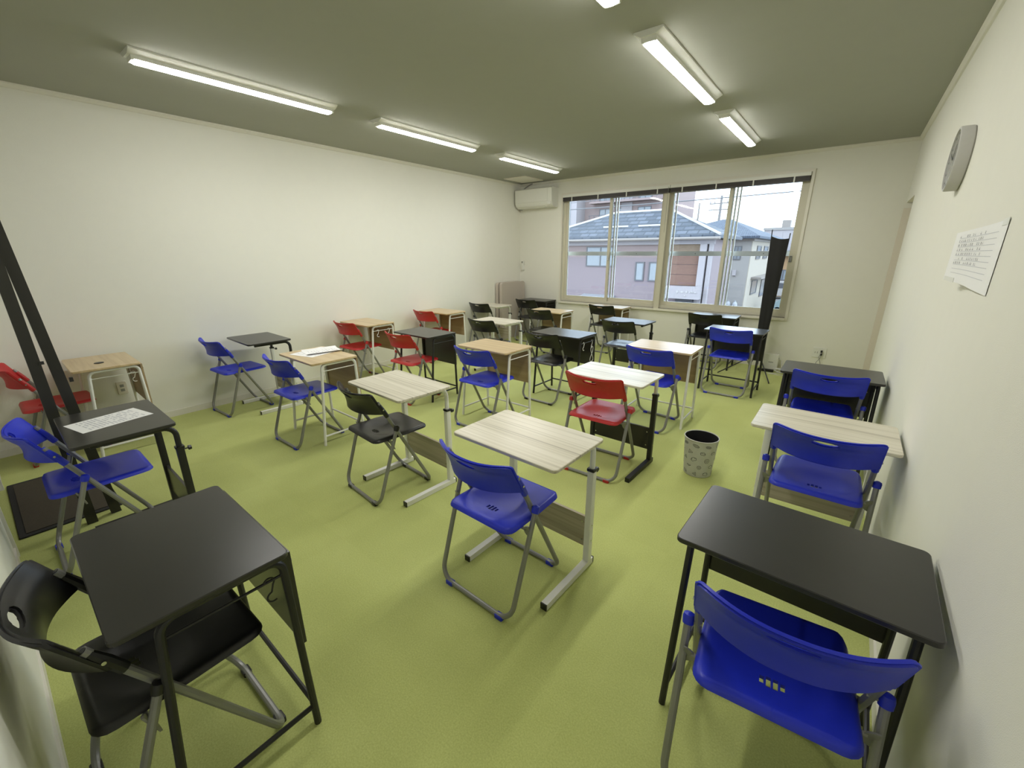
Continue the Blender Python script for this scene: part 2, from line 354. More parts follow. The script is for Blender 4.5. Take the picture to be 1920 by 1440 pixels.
# ------------------------------------------------------------------ folding chair (three colours)
def chair_proto(colour):
    pm = colour + '_plastic'
    t = bpy.data.objects.new('folding_chair', None); t.empty_display_size = 0.05; COL.objects.link(t)
    # front frame: from the backrest down to the front floor rail
    A, B = Vector((0, -0.158, 0.690)), Vector((0, 0.197, 0.0125)); hw = 0.203; hf = 0.200
    pts = [(-hw, A.y, A.z), (-hf, B.y, B.z), (hf, B.y, B.z), (hw, A.y, A.z)]
    MB().tube(fillet(pts, 0.075, 7), 0.0115, 10).build('front_frame', 'grey_tube', t)
    A, B = Vector((0, -0.062, 0.500)), Vector((0, -0.225, 0.0125)); hw = 0.229; hf = 0.222
    pts = [(-hw, A.y, A.z), (-hf, B.y, B.z), (hf, B.y, B.z), (hw, A.y, A.z)]
    MB().tube(fillet(pts, 0.075, 7), 0.0115, 10).build('rear_frame', 'grey_tube', t)
    # seat: dished plate with a slotted vent
    SW, SY0, SY1 = 0.192, -0.197, 0.207; YM, YH = (SY0+SY1)/2, (SY1-SY0)/2
    xs = sorted(set([round(SW*math.sin(PI/2*k/10), 5) for k in range(-10, 11)] + [sg*v for v in (0.0025, 0.0145, 0.0195, 0.0305) for sg in (-1, 1)]))
    ys = sorted(set([round(YM-YH*math.cos(PI*k/18), 5) for k in range(19)] + [-0.103, -0.097, -0.073, -0.067]))
    def shape(x, y):
        # plan outline: straight sides with rounded corners, a little narrower at the front; turned-down edge
        rc = 0.045; d = min(max(0.0, abs(y-YM)-(YH-rc)), rc)
        lim = SW - rc + math.sqrt(max(0.0, rc*rc-d*d)) - 0.008*max(0, (y-YM)/YH)
        X = x/SW*lim
        r = math.hypot(X/0.150, (y+0.050)/0.120)
        dish = -0.019*max(0, 1-r*r)**0.8 if r < 1 else 0
        e = max(abs(x)/SW, abs(y-YM)/YH); e = max(0.0, e-0.93)/0.07
        return (X, y, 0.441 + dish - 0.019*e**1.6)
    bm = bmesh.new(); g = [[bm.verts.new(shape(x, y)) for x in xs] for y in ys]
    for j in range(len(ys)-1):
        for i in range(len(xs)-1):
            xc, yc = (xs[i]+xs[i+1])/2, (ys[j]+ys[j+1])/2
            ax = abs(xc)
            slot = (0.0025 < ax < 0.0145 and -0.103 < yc < -0.067) or (0.0195 < ax < 0.0305 and -0.097 < yc < -0.073)
            if slot: continue
            bm.faces.new((g[j][i], g[j][i+1], g[j+1][i+1], g[j+1][i]))
    bmesh.ops.recalc_face_normals(bm, faces=bm.faces)
    bmesh.ops.solidify(bm, geom=bm.faces[:], thickness=0.011)
    bmesh.ops.recalc_face_normals(bm, faces=bm.faces)
    me = bpy.data.meshes.new('seat'); bm.to_mesh(me); bm.free(); me.materials.append(M[pm]); me.shade_smooth(); me.set_sharp_from_angle(angle=math.radians(50))
    o = bpy.data.objects.new('seat', me); COL.objects.link(o); o.parent = t
    # seat under-rail
    MB().tube([(-0.205, -0.098, 0.412), (0.205, -0.098, 0.412)], 0.007, 8).build('seat_rail', 'grey_tube', t)
    # backrest: curved panel with a rolled top and a hand slot
    us = sorted(set([k/12.0 for k in range(-12, 13) if abs(k) > 2] + [k/32.0 for k in range(-8, 9)] + [-0.965, 0.965]))
    zs = [0.0, 0.06, 0.15, 0.28, 0.42, 0.55, 0.64, 0.69, 0.72, 0.75, 0.78, 0.81, 0.84, 0.87, 0.90, 0.95, 1.0]
    def bshape(u, s):
        x = 0.2165*u
        z0 = 0.602 + 0.010*u*u; z1 = 0.752 + 0.012*u*u - 0.016*abs(u)**24
        z = z0 + (z1-z0)*s
        yc = -0.211 + 0.020*math.sin(PI*min(1, s/0.8))*0.6 - 0.022*s - 0.024*max(0, (s-0.62)/0.38)**1.4   # S-shaped middle, rolled back at the top
        ye = -0.158 - (z-0.69)*0.524                                    # the ends follow the frame tubes
        return (x, yc + (ye-yc)*min(1.0, abs(u)/0.94)**2.4, z)
    HU, HS, HC = 0.215, 0.072, 0.800                                   # hand slot
    cut = [[((us[i]+us[i+1])/2/HU)**2 + (((zs[j]+zs[j+1])/2-HC)/HS)**2 < 1 for i in range(len(us)-1)] for j in range(len(zs)-1)]
    bm = bmesh.new(); g = []
    for j, sv in enumerate(zs):
        row = []
        for i, uv in enumerate(us):
            near = [cut[jj][ii] for jj in (j-1, j) for ii in (i-1, i) if 0 <= jj < len(zs)-1 and 0 <= ii < len(us)-1]
            if any(near) and not all(near):                             # slide the slot's border onto a clean ellipse
                du, ds = uv/HU, (sv-HC)/HS; l = math.hypot(du, ds) or 1; row.append(bm.verts.new(bshape(du/l*HU, HC+ds/l*HS)))
            else: row.append(bm.verts.new(bshape(uv, sv)))
        g.append(row)
    for j in range(len(zs)-1):
        for i in range(len(us)-1):
            if not cut[j][i]: bm.faces.new((g[j][i], g[j][i+1], g[j+1][i+1], g[j+1][i]))
    bmesh.ops.delete(bm, geom=[v for v in bm.verts if not v.link_faces], context='VERTS')
    bmesh.ops.recalc_face_normals(bm, faces=bm.faces)
    bmesh.ops.solidify(bm, geom=bm.faces[:], thickness=0.015)
    bmesh.ops.recalc_face_normals(bm, faces=bm.faces)
    bv = [e for e in bm.edges if e.calc_face_angle(0) > 1.1]
    bmesh.ops.bevel(bm, geom=bv, offset=0.0055, segments=2, affect='EDGES')
    me = bpy.data.meshes.new('backrest'); bm.to_mesh(me); bm.free(); me.materials.append(M[pm]); me.shade_smooth(); me.set_sharp_from_angle(angle=math.radians(50))
    o = bpy.data.objects.new('backrest', me); COL.objects.link(o); o.parent = t
    for s in (-1, 1):
        sl = MB().tube([(s*0.2025, -0.104, 0.588), (s*0.203, -0.128, 0.634), (s*0.2035, -0.147, 0.668), (s*0.204, -0.158, 0.692)], [0.0145, 0.0150, 0.0125, 0.008], 10, flat=1.0)
        k = sl.build('sleeve', pm, o)
        MB().tube([(s*0.2185, -0.133, 0.642), (s*0.2205, -0.133, 0.642)], 0.005, 8).build('rivet', 'steel', t)
    for s in (-1, 1):
        MB().tube([(s*0.2285, -0.066, 0.488), (s*0.229, -0.060, 0.506), (s*0.229, -0.057, 0.516), (s*0.229, -0.056, 0.521)], [0.0160, 0.0175, 0.0155, 0.006], 12).build('leg_cap', pm, t)
        # pivot between the frames
        MB().tube([(s*0.190, -0.0615, 0.498), (s*0.243, -0.0615, 0.498)], 0.006, 8).build('pivot_bolt', 'grey_tube', t)
        # half-round bracket from the rear leg in to the seat
        arc = [(0.034*math.sin(q), 0.036*math.cos(q)) for q in [PI*k/10 for k in range(11)]]
        MB().prism(arc, -0.003, 0.003, lambda p, q, r: (s*(0.227-p), -0.0945-0.334*(q) + r, 0.402+q)).build('bracket', 'grey_tube', t, smooth=False)
        # foot clips on the floor rails
        for y, xx in ((-0.225, 0.160), (0.197, 0.140)):
            MB().slab(s*xx-0.022, s*xx+0.022, y-0.0145, y+0.0145, 0.0, 0.0200, 0.006, 0.002, 3).build('foot_clip', pm, t)
    return t
PROTO = {}
GROUP = {'blue': 'blue folding chairs', 'red': 'red folding chairs', 'black': 'black folding chairs'}
def chair(colour, x, y, deg, label):
    if colour not in PROTO: t = PROTO[colour] = chair_proto(colour)
    else: t = copy_tree(PROTO[colour])
    t.location = (x, y, 0); t.rotation_euler = (0, 0, math.radians(deg))
    return tag(t, label + ' ' if False else label, 'chair', GROUP[colour])

# ------------------------------------------------------------------ desks
DPROTO = {}
def frame_desk_proto(kind):
    """school desk on two bent-tube side frames with a rear panel"""
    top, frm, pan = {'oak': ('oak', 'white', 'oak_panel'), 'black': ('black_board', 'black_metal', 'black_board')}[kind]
    t = bpy.data.objects.new('school_desk', None); t.empty_display_size = 0.05; COL.objects.link(t)
    H = 0.715
    MB().slab(-0.30, 0.30, -0.20, 0.20, H-0.017, H, 0.020, 0.0025).build('tabletop', top, t)
    ht = H-0.017-0.0115
    for s in (-1, 1):
        pts = [(s*0.279, -0.172, 0.0), (s*0.272, -0.108, ht), (s*0.272, 0.183, ht), (s*0.277, 0.196, 0.0)]
        MB().tube(fillet(pts, 0.040, 6), 0.0115, 10).build('side_frame', frm, t)
        MB().tube([(s*0.272, -0.113, 0.633), (s*0.272, 0.186, 0.633)], 0.0042, 8).build('hook_rail', frm, t)
        MB().tube([(s*0.278, -0.166, 0.080), (s*0.2765, 0.1945, 0.080)], 0.0085, 8).build('lower_bar', frm, t)
    MB().tube([(-0.2765, 0.1945, 0.095), (0.2765, 0.1945, 0.095)], 0.0085, 8).build('cross_bar', frm, t)
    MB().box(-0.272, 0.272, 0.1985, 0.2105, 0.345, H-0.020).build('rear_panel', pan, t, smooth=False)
    for s in (-1, 1):
        for z in (0.385, 0.66): MB().tube([(s*0.262, 0.211, z), (s*0.262, 0.2135, z)], 0.006, 8).build('panel_screw', 'steel', t)
    return t
def post_desk_proto(top, up, low, pan, H):
    """height-adjustable desk on two posts with floor bars"""
    t = bpy.data.objects.new('adjustable_desk', None); t.empty_display_size = 0.05; COL.objects.link(t)
    MB().slab(-0.30, 0.30, -0.20, 0.20, H-0.016, H, 0.022, 0.0025).build('tabletop', top, t)
    PX, PY = 0.247, 0.196
    zc = 0.552
    for s in (-1, 1):
        MB().slab(s*PX-0.017, s*PX+0.017, PY-0.017, PY+0.017, 0.030, zc, 0.004, 0.001, 2).build('post', low, t)
        hb = H-0.016-0.014
        pts = [(s*PX, PY, zc-0.02), (s*PX, PY, hb), (s*PX, -0.13, hb)]
        MB().tube(fillet(pts, 0.055, 7), 0.0135, 10).build('upper_tube', up, t)
        fb = MB().slab(s*PX-0.0165, s*PX+0.0165, -0.180, 0.232, 0.002, 0.034, 0.004, 0.001, 2).build('floor_bar', low, t)
        for y0, y1 in ((-0.186, -0.180), (0.232, 0.238)):
            MB().box(s*PX-0.0165, s*PX+0.0165, y0, y1, 0.002, 0.034).build('end_cap', 'black_plastic', fb, smooth=False)
        for y0 in (-0.15, 0.19): MB().lathe([(0.011, 0.0), (0.011, 0.002)], 10, s*PX, y0).build('glide', 'black_plastic', fb)
        cl = MB().slab(s*PX-0.020, s*PX+0.020, PY-0.020, PY+0.020, zc-0.004, zc+0.010, 0.005, 0.001, 2).build('clamp', 'black_plastic', t)
        MB().tube([(s*PX, PY+0.018, zc-0.014), (s*PX, PY+0.034, zc-0.014), (s*PX, PY+0.036, zc-0.014), (s*PX, PY+0.050, zc-0.014)], [0.004, 0.004, 0.014, 0.012], 10).build('knob', 'black_plastic', cl)
        for z in (0.155, 0.245):
            MB().tube([(s*(PX+0.017), PY, z), (s*(PX+0.019), PY, z)], 0.005, 8).build('post_bolt', 'steel', t)
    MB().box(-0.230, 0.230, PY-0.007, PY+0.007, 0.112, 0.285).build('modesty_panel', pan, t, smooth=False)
    for s in (-1, 1):
        for z in (0.145, 0.252): MB().tube([(s*0.214, PY-0.0095, z), (s*0.214, PY-0.007, z)], 0.005, 8).build('panel_screw', 'steel', t)
    return t
def desk(kind, x, y, deg, label, z=None):
    key = (kind, z)
    if key not in DPROTO:
        if kind in ('oak', 'black'): t = frame_desk_proto(kind)
        else:
            cfg = {'ash_white': ('ash', 'white', 'white', 'ash_panel'), 'ash_black': ('ash', 'white', 'black_metal', 'black_board'),
                   'black_white': ('black_board', 'black_metal', 'white', 'ash_panel'), 'black_black': ('black_board', 'black_metal', 'black_metal', 'black_board')}[kind]
            t = post_desk_proto(*cfg, z)
        DPROTO[key] = t
    else: t = copy_tree(DPROTO[key])
    t.location = (x, y, 0); t.rotation_euler = (0, 0, math.radians(deg))
    return tag(t, label, 'desk', 'single student desks')

# right-hand column along the wall
desk('black', 0.027, 1.366, -1.6, 'large black desk against the right wall, closest to the camera')
chair('blue', 0.026, 1.194, 5.5, 'blue folding chair at the black desk in the lower right corner of the picture')
desk('ash_white', 0.030, 2.560, -0.2, 'pale striped desk against the right wall between two black desks', 0.700)
chair('blue', 0.050, 2.495, -0.2, 'blue folding chair pushed up to the pale striped desk at the right wall')
desk('black', 0.016, 3.785, 0.6, 'black desk against the right wall, the farthest of the three there')
chair('blue', 0.008, 3.735, 2.0, 'blue folding chair at the black desk under the wall outlet by the right wall')
# second column
desk('ash_white', -1.064, 1.475, -2.1, 'pale striped desk with white posts in the centre foreground', 0.731)
chair('blue', -1.107, 1.356, -1.7, 'blue folding chair in the centre foreground, seat vent facing the camera')
desk('ash_black', -1.220, 2.757, -1.8, 'pale striped desk on black posts in front of the red chair in the middle', 0.719)
chair('red', -1.261, 2.700, 1.2, 'red folding chair at the pale desk with black posts, left of the waste bin')
desk('oak', -1.252, 3.919, 0.3, 'wood desk with white frame behind the pale desk on black posts')
chair('blue', -1.261, 3.765, -4.0, 'blue folding chair at the white-framed wood desk behind the red chair')
desk('black', -0.905, 5.285, -1.0, 'black desk beside the black stand, with a blue chair')
chair('blue', -0.915, 5.230, -0.8, 'blue folding chair at the black desk beside the tall black stand')
desk('black', -1.384, 6.345, 0.5, 'black desk under the right half of the window')
chair('black', -1.455, 6.290, 0.0, 'black folding chair at the black desk under the right half of the window')
# third column
desk('black', -1.455, 0.215, -1.1, 'black desk in the lower left foreground')
chair('black', -1.424, 0.130, 0.0, 'black folding chair tucked under the black desk in the lower left foreground')
desk('ash_white', -2.212, 1.616, -3.5, 'pale striped desk with white posts in front of the near black chair', 0.732)
chair('black', -2.286, 1.550, -5.4, 'black folding chair at the pale striped desk left of centre')
desk('oak', -2.530, 2.970, -1.0, 'wood desk with white frame in the middle of the room')
chair('blue', -2.498, 2.812, -0.3, 'blue folding chair at the wood desk in the middle of the room')
desk('black', -2.360, 3.950, -1.5, 'black desk with white hooks and a cord on its side')
chair('black', -2.421, 3.789, -1.6, 'black folding chair at the black desk with the hanging cord')
desk('black_black', -2.148, 5.161, -1.5, 'black adjustable desk shining blue in the window light', 0.714)
chair('black', -2.146, 5.043, -0.4, 'black folding chair at the adjustable desk that shines blue')
desk('oak', -2.995, 6.405, 0.6, 'wood desk with white frame under the left half of the window')
chair('black', -3.020, 6.345, 0.0, 'black folding chair at the wood desk under the left half of the window')
# fourth column
desk('black_black', -2.935, 0.330, -1.2, 'black adjustable desk with a sheet of paper at the left edge', 0.708)
chair('blue', -3.004, 0.217, -0.9, 'blue folding chair at the black desk with the sheet of paper, left edge')
desk('oak', -3.501, 1.755, -1.6, 'wood desk with white frame carrying white papers')
chair('blue', -3.513, 1.614, 0.0, 'blue folding chair at the wood desk with white papers')
desk('black', -3.600, 3.035, -1.5, 'black desk between the wood desks with red chairs')
chair('red', -3.609, 2.876, -1.1, 'red folding chair at the black desk')
desk('ash_white', -3.575, 4.250, -0.6, 'pale desk with white posts behind the black desk with the red chair', 0.696)
chair('black', -3.546, 4.092, 0.4, 'black folding chair at the pale desk in the fourth row back')
desk('oak', -3.490, 5.405, 0.4, 'wood desk with white frame left of the window, in front of the corner desk')
chair('black', -3.532, 5.345, -0.6, 'black folding chair at the wood desk left of the window')
desk('black', -4.500, 6.515, 0.0, 'black desk in the far left corner by the beige board')
chair('black', -4.470, 6.300, 0.0, 'black folding chair at the black desk in the far left corner')
# fifth column along the left wall
desk('oak', -4.690, 0.555, -1.5, 'wood desk with a dark mark, against the left wall at the left edge')
chair('red', -4.790, 0.255, 0.0, 'red folding chair at the left edge of the picture')
desk('black_white', -4.651, 1.746, -2.3, 'black-topped desk with white posts and a striped panel by the left wall', 0.724)
chair('blue', -4.775, 1.550, 2.8, 'blue folding chair at the black-topped desk by the left wall')
desk('oak', -4.745, 3.075, 0.0, 'wood desk with hanging hooks against the left wall')
chair('red', -4.735, 2.942, 1.6, 'red folding chair at the wood desk with hooks by the left wall')
desk('oak', -4.745, 4.370, 0.0, 'wood desk against the left wall, farthest of the wood desks there')
chair('red', -4.775, 4.217, 0.1, 'red folding chair by the left wall, farthest from the camera')
desk('ash_white', -4.745, 5.500, 0.0, 'pale desk with white posts by the left wall near the beige board', 0.700)
chair('black', -4.765, 5.395, 0.8, 'black folding chair at the pale desk by the left wall')

# ------------------------------------------------------------------ things on and at the desks
def sheet(name, cx, cy, z, w2, h2, deg, label, parent=None, lift=0.0, rows=9, ink='ink_soft', cat='paper', group=None, seed=1):
    t = empty(name, (cx, cy, z), label, cat, group, math.radians(deg))
    n = 8; mb = MB(); f = lambda u, v: lift*max(0, (abs(u)-0.55))**2*5 + lift*0.4*max(0, v-0.6)**2
    top = [(u*w2, v*h2, 0.0012+f(u, v)) for v in [-1+2*j/n for j in range(n+1)] for u in [-1+2*i/n for i in range(n+1)]]
    bot = [(x, y, zz-0.0010) for x, y, zz in top]; q = (n+1)**2; fs = []
    for j in range(n):
        for i in range(n):
            a = j*(n+1)+i; fs.append((a, a+1, a+n+2, a+n+1)); fs.append((q+a, q+a+n+1, q+a+n+2, q+a+1))
    per = [i for i in range(n)] + [(n+1)*j+n for j in range(n)] + [(n+1)*n+i for i in range(n, 0, -1)] + [(n+1)*j for j in range(n, 0, -1)]
    for k in range(len(per)):
        a, b = per[k], per[(k+1) % len(per)]; fs.append((a, q+a, q+b, b))
    MB().add(top+bot, fs).build('sheet', 'paper', t)
    rnd = random.Random(seed); pr = MB()
    for r in range(rows):
        v = 0.78-1.5*r/max(1, rows-1); u = -0.82
        while u < 0.75:
            l = rnd.uniform(0.05, 0.22); e = min(0.84, u+l)
            if rnd.random() < 0.75:
                z1 = 0.0016+f((u+e)/2, v)
                pr.add([(u*w2, (v-0.022)*h2, z1), (e*w2, (v-0.022)*h2, z1), (e*w2, (v+0.022)*h2, z1), (u*w2, (v+0.022)*h2, z1)], [(0, 1, 2, 3)])
            u = e+rnd.uniform(0.01, 0.05)
    tag(pr.build('print', ink, t, smooth=False), kind='stuff')
    return t
sheet('paper_sheet', -3.600, 1.800, 0.7152, 0.135, 0.170, 14, 'white paper lying underneath on the wood desk', rows=12, seed=3, group='papers on the wood desk')
sheet('paper_sheet', -3.585, 1.845, 0.7166, 0.105, 0.1485, -12, 'curled white paper lying on top on the wood desk', lift=0.012, rows=10, seed=4, group='papers on the wood desk')
sheet('paper_sheet', -2.960, 0.320, 0.7082, 0.105, 0.1485, 12.5, 'printed white sheet lying on the black desk at the left edge', rows=16, seed=5)
# dark cable mark on the left wood desk
t = MB().lathe([(0.0, 0.0), (0.030, 0.0), (0.030, 0.004), (0.024, 0.006), (0.0, 0.006)], 24).build('grommet', 'black_plastic')
t.location = (-4.61, 0.535, 0.7152); tag(t, 'round black disc lying on the wood desk at the left edge', 'disc')

def s_hook(x, y, z, mat, label, rz=0.0, sc=1.0):
    pts = []
    for k in range(13): a = PI*0.9 - PI*1.15*k/12; pts.append((0.011*math.cos(a), 0, 0.011*math.sin(a)))
    for k in range(13): a = PI*0.55 - PI*0.0 + PI*1.1*k/12; pts.append((0.004+0.013*math.cos(a), 0, -0.040+0.013*math.sin(a)))
    o = MB().tube([(p[0]*sc, p[1]*sc, p[2]*sc) for p in pts], 0.0022*sc, 6).build('hook', mat); o.location = (x, y, z); o.rotation_euler = (0, 0, rz)
    return tag(o, label, 'hook', 'hooks on the desk rails')
RZ = PI/2
s_hook(-4.473, 3.035, 0.630, 'white_plastic', 'white hook nearer the camera on the wood desk by the left wall', RZ, 1.4)
s_hook(-4.473, 3.195, 0.630, 'white_plastic', 'white hook nearer the window on the wood desk by the left wall', RZ, 1.4)
s_hook(-4.418, 0.690, 0.630, 'white_plastic', 'white hook under the wood desk at the left edge', RZ, 1.3)
s_hook(-1.180, 0.350, 0.630, 'black_metal', 'black hook under the black desk in the lower left foreground', RZ, 1.3)
s_hook(-2.088, 3.900, 0.628, 'white_plastic', 'white hook nearer the camera on the black desk with the cord', RZ, 1.35)
s_hook(-2.088, 4.085, 0.628, 'white_plastic', 'white hook holding the white cord on the black desk', RZ, 1.35)
s_hook(0.291, 3.93, 0.630, 'black_metal', 'black hook under the black desk by the right wall outlet', RZ, 1.3)
lp = []
for k in range(40):
    a = 2*PI*k/40; lp.append((0.0, 0.025*math.sin(2*a)*(1.2-0.3*math.cos(a)), -0.085*(1-math.cos(a))))
o = MB().tube(lp, 0.0030, 6, cap=False, closed=True).build('cord_loop', 'cable_white'); o.location = (-2.083, 4.085, 0.574)
tag(o, 'white cord loop hanging from the black desk', 'cord')

# ------------------------------------------------------------------ waste bin
t = empty('waste_bin', (-0.632, 3.025, 0), 'grey waste bin printed with food doodles, on the green carpet', 'waste bin')
R0, R1, HB = 0.094, 0.114, 0.285
MB().lathe([(R0-0.004, 0.0), (R0, 0.004), (R1, HB), (R1-0.003, HB), (R0-0.003, 0.010), (0.0, 0.010)], 40).build('body', 'bin', t)
MB().lathe([(R1-0.0035, HB-0.002), (R0-0.0045, 0.014), (0.0, 0.014)], 40, cap=False).build('lining', 'bin_in', t)
MB().tube([((R1)*math.cos(2*PI*k/40), (R1)*math.sin(2*PI*k/40), HB) for k in range(40)], 0.0038, 8, cap=False, closed=True).build('rim', 'bin', t)
def doodle(kind, rnd):
    E = lambda a, b, x=0, y=0, n=16: [[(x+a*math.cos(2*PI*k/n), y+b*math.sin(2*PI*k/n)) for k in range(n+1)]]
    if kind == 0: return E(1, 0.45) + [[(-0.6+0.3*i, -0.2), (-0.5+0.3*i, 0.2)] for i in range(5)]
    if kind == 1: return [[(-0.9, -0.5), (0.9, -0.5), (0, 0.9), (-0.9, -0.5)], [(-0.3, -0.2), (0.2, -0.1)], [(-0.1, 0.2), (0.15, 0.15)]]
    if kind == 2: return [[(-0.4, -1), (0.4, -1), (0.45, 0.3), (0.18, 0.6), (0.18, 1), (-0.18, 1), (-0.18, 0.6), (-0.45, 0.3), (-0.4, -1)], [(-0.4, -0.4), (0.42, -0.4)], [(-0.4, 0.1), (0.43, 0.1)]]
    if kind == 3: return E(0.8, 0.8) + E(0.35, 0.35)
    if kind == 4: return [[(-1, 0.3), (-0.7, -0.4), (0.7, -0.4), (1, 0.3), (-1, 0.3)], [(-0.8, 0.35), (-0.4, 0.8), (0.4, 0.8), (0.8, 0.35)]]
    if kind == 5: return [[(-1, -0.3), (-0.5, 0.1), (0.2, 0.2), (0.9, 0.6), (0.6, 0.0), (0.0, -0.35), (-1, -0.3)]]
    return [[(-0.9, 0), (-0.4, 0.45), (0.4, 0.45), (0.9, 0), (0.4, -0.45), (-0.4, -0.45), (-0.9, 0)], [(-0.4, 0.45), (0.1, -0.4)], [(0.0, 0.45), (0.4, -0.4)]]
rnd = random.Random(11); mb = MB()
def on_bin(a, z, off=0.0012):
    r = R0 + (R1-R0)*z/HB + off; return (r*math.cos(a), r*math.sin(a), z)
rowz = [0.030, 0.085, 0.140, 0.195, 0.250]
for ri, z in enumerate(rowz):
    nn = 8
    for k in range(nn):
        a0 = 2*PI*(k+0.5*(ri % 2)+rnd.uniform(-0.12, 0.12))/nn; sc = rnd.uniform(0.016, 0.022); rot = rnd.uniform(-0.5, 0.5)
        for line in doodle(rnd.randrange(7), rnd):
            P2 = []
            for px, py in line:
                x2 = (px*math.cos(rot)-py*math.sin(rot))*sc; y2 = (px*math.sin(rot)+py*math.cos(rot))*sc
                P2.append((x2, y2))
            for (x0, y0), (x1, y1) in zip(P2[:-1], P2[1:]):
                dx, dy = x1-x0, y1-y0; l = math.hypot(dx, dy) or 1; nx, ny = -dy/l*0.0012, dx/l*0.0012
                q = [(x0+nx, y0+ny), (x1+nx, y1+ny), (x1-nx, y1-ny), (x0-nx, y0-ny)]
                mb.add([on_bin(a0+qx/0.105, min(HB-0.006, max(0.006, z+qy))) for qx, qy in q], [(0, 1, 2, 3)])
tag(mb.build('printed_doodles', 'ink_dark', t, smooth=False), 'dark outline drawings of food', kind='stuff')

# ------------------------------------------------------------------ things on the walls
# air conditioner
t = empty('air_conditioner', (-4.62, YB, 2.30), 'white air conditioner high on the window wall in the left corner', 'air conditioner')
prof = [(0, 0.0), (-0.12, 0.0), (-0.185, 0.030), (-0.215, 0.085), (-0.222, 0.30), (-0.205, 0.315), (0, 0.315)]
MB().prism(prof, -0.395, 0.385, lambda p, q, s: (s, p, q)).build('body', 'white_plastic', t, angle=50)
MB().prism([(-0.2165, 0.088), (-0.2225, 0.092), (-0.2265, 0.296), (-0.2215, 0.298)], -0.392, 0.30, lambda p, q, s: (s, p, q)).build('front_panel', 'white_plastic', t, smooth=False)
MB().prism([(-0.130, 0.003), (-0.136, -0.002), (-0.190, 0.026), (-0.184, 0.032)], -0.34, 0.22, lambda p, q, s: (s, p, q)).build('louvre', 'white_plastic', t, smooth=False)
box('outlet_gap', 'cable_grey', -0.34, 0.22, -0.135, -0.115, -0.0015, 0.0005, t)
MB().prism([(-0.2195, 0.040), (-0.2275, 0.078), (-0.2245, 0.082), (-0.214, 0.040)], 0.305, 0.372, lambda p, q, s: (s, p, q)).build('display', 'white', t, smooth=False)
MB().tube([(-0.30, -0.1, 0.315), (-0.26, -0.08, 0.36), (-0.20, -0.04, 0.40), (-0.14, -0.015, 0.425)], 0.010, 8).build('pipe', 'cable_grey', t)
MB().tube([(-0.402, -0.15, 0.31), (-0.404, -0.14, 0.15), (-0.402, -0.12, 0.05), (-0.385, -0.10, -0.01), (-0.33, -0.08, -0.018)], 0.006, 8).build('drain_cable', 'cable_grey', t)
# remote in its holder
t = MB().slab(-0.030, 0.030, -0.014, 0.0, 0.0, 0.10, 0.006, 0.002, 3).build('remote_holder', 'white_plastic'); t.location = (-4.985, YB, 1.22)
tag(t, 'small white holder on the window wall by the corner', 'holder')
t = empty('remote_control', (-4.985, YB-0.0265, 1.23), 'white remote control held on the window wall by the corner', 'remote')
MB().slab(-0.024, 0.024, -0.012, 0.012, 0.0, 0.168, 0.005, 0.002, 3).build('case', 'white_plastic', t)
box('screen', 'cable_grey', -0.016, 0.016, -0.0135, -0.012, 0.125, 0.158, t)
# wall clock seen end-on
t = empty('wall_clock', (XR, 3.225, 1.845), 'round grey wall clock high on the right wall', 'clock')
fnc = lambda x, y, z: (-z, y, 0.147+x)
MB().lathe([(0.0, 0.0), (0.140, 0.0), (0.147, 0.006), (0.147, 0.048), (0.143, 0.054), (0.136, 0.054), (0.134, 0.046), (0.0, 0.046)], 48, fn=fnc).build('case', 'clock', t)
MB().lathe([(0.0, 0.0465), (0.1335, 0.0465), (0.1335, 0.0485), (0.0, 0.0485)], 48, fn=fnc).build('dial', 'clock_face', t)
for ang, ln, wd in ((2.1, 0.075, 0.005), (0.4, 0.11, 0.0035)):
    dx, dy = math.cos(ang), math.sin(ang)
    MB().add([(-0.050, 0.0+wd*dy, 0.147-wd*dx), (-0.050, ln*dx, 0.147+ln*dy), (-0.050, -wd*dy, 0.147+wd*dx), (-0.0515, wd*dy, 0.147-wd*dx), (-0.0515, ln*dx, 0.147+ln*dy), (-0.0515, -wd*dy, 0.147+wd*dx)],
             [(0, 1, 2), (5, 4, 3), (0, 3, 4, 1), (1, 4, 5, 2), (2, 5, 3, 0)]).build('hand', 'ink_dark', t, smooth=False)
for k in range(12):
    a = 2*PI*k/12; c, s = 0.118*math.cos(a), 0.118*math.sin(a)
    MB().box(-0.0495, -0.0485, c-0.004, c+0.004, 0.147+s-0.004, 0.147+s+0.004).build('hour_mark', 'ink_dark', t, smooth=False)
# note taped to the right wall, its far end lifting off
t = empty('wall_note', (XR, 2.2, 1.53), 'handwritten white note taped to the right wall below the clock', 'paper')
n = 10; yn0, yn1 = 1.975, 2.44
def npt(u, v, off=0.0):      # u 0 near .. 1 far, v 0 bottom .. 1 top
    x = -0.0025 - 0.046*u**1.5 - off - 0.004*math.sin(u*7)*(1-v)
    zb = -0.112 + 0.028*u; zt = 0.116 - 0.026*u
    return (x, yn0+(yn1-yn0)*u-2.2, zb+(zt-zb)*v)
fr_ = [npt(i/n, j/n) for j in range(n+1) for i in range(n+1)]; bk = [(x+0.0008, y, z) for x, y, z in fr_]; q = (n+1)**2; fs = []
for j in range(n):
    for i in range(n):
        a = j*(n+1)+i; fs += [(a, a+1, a+n+2, a+n+1), (q+a, q+a+n+1, q+a+n+2, q+a+1)]
MB().add(fr_+bk, fs).build('sheet', 'paper', t)
mb = MB(); mi = MB(); rnd = random.Random(5)
def nq(m_, u0, u1, v0, v1, off=0.0008): m_.add([npt(u0, v0, off), npt(u1, v0, off), npt(u1, v1, off), npt(u0, v1, off)], [(0, 1, 2, 3)])
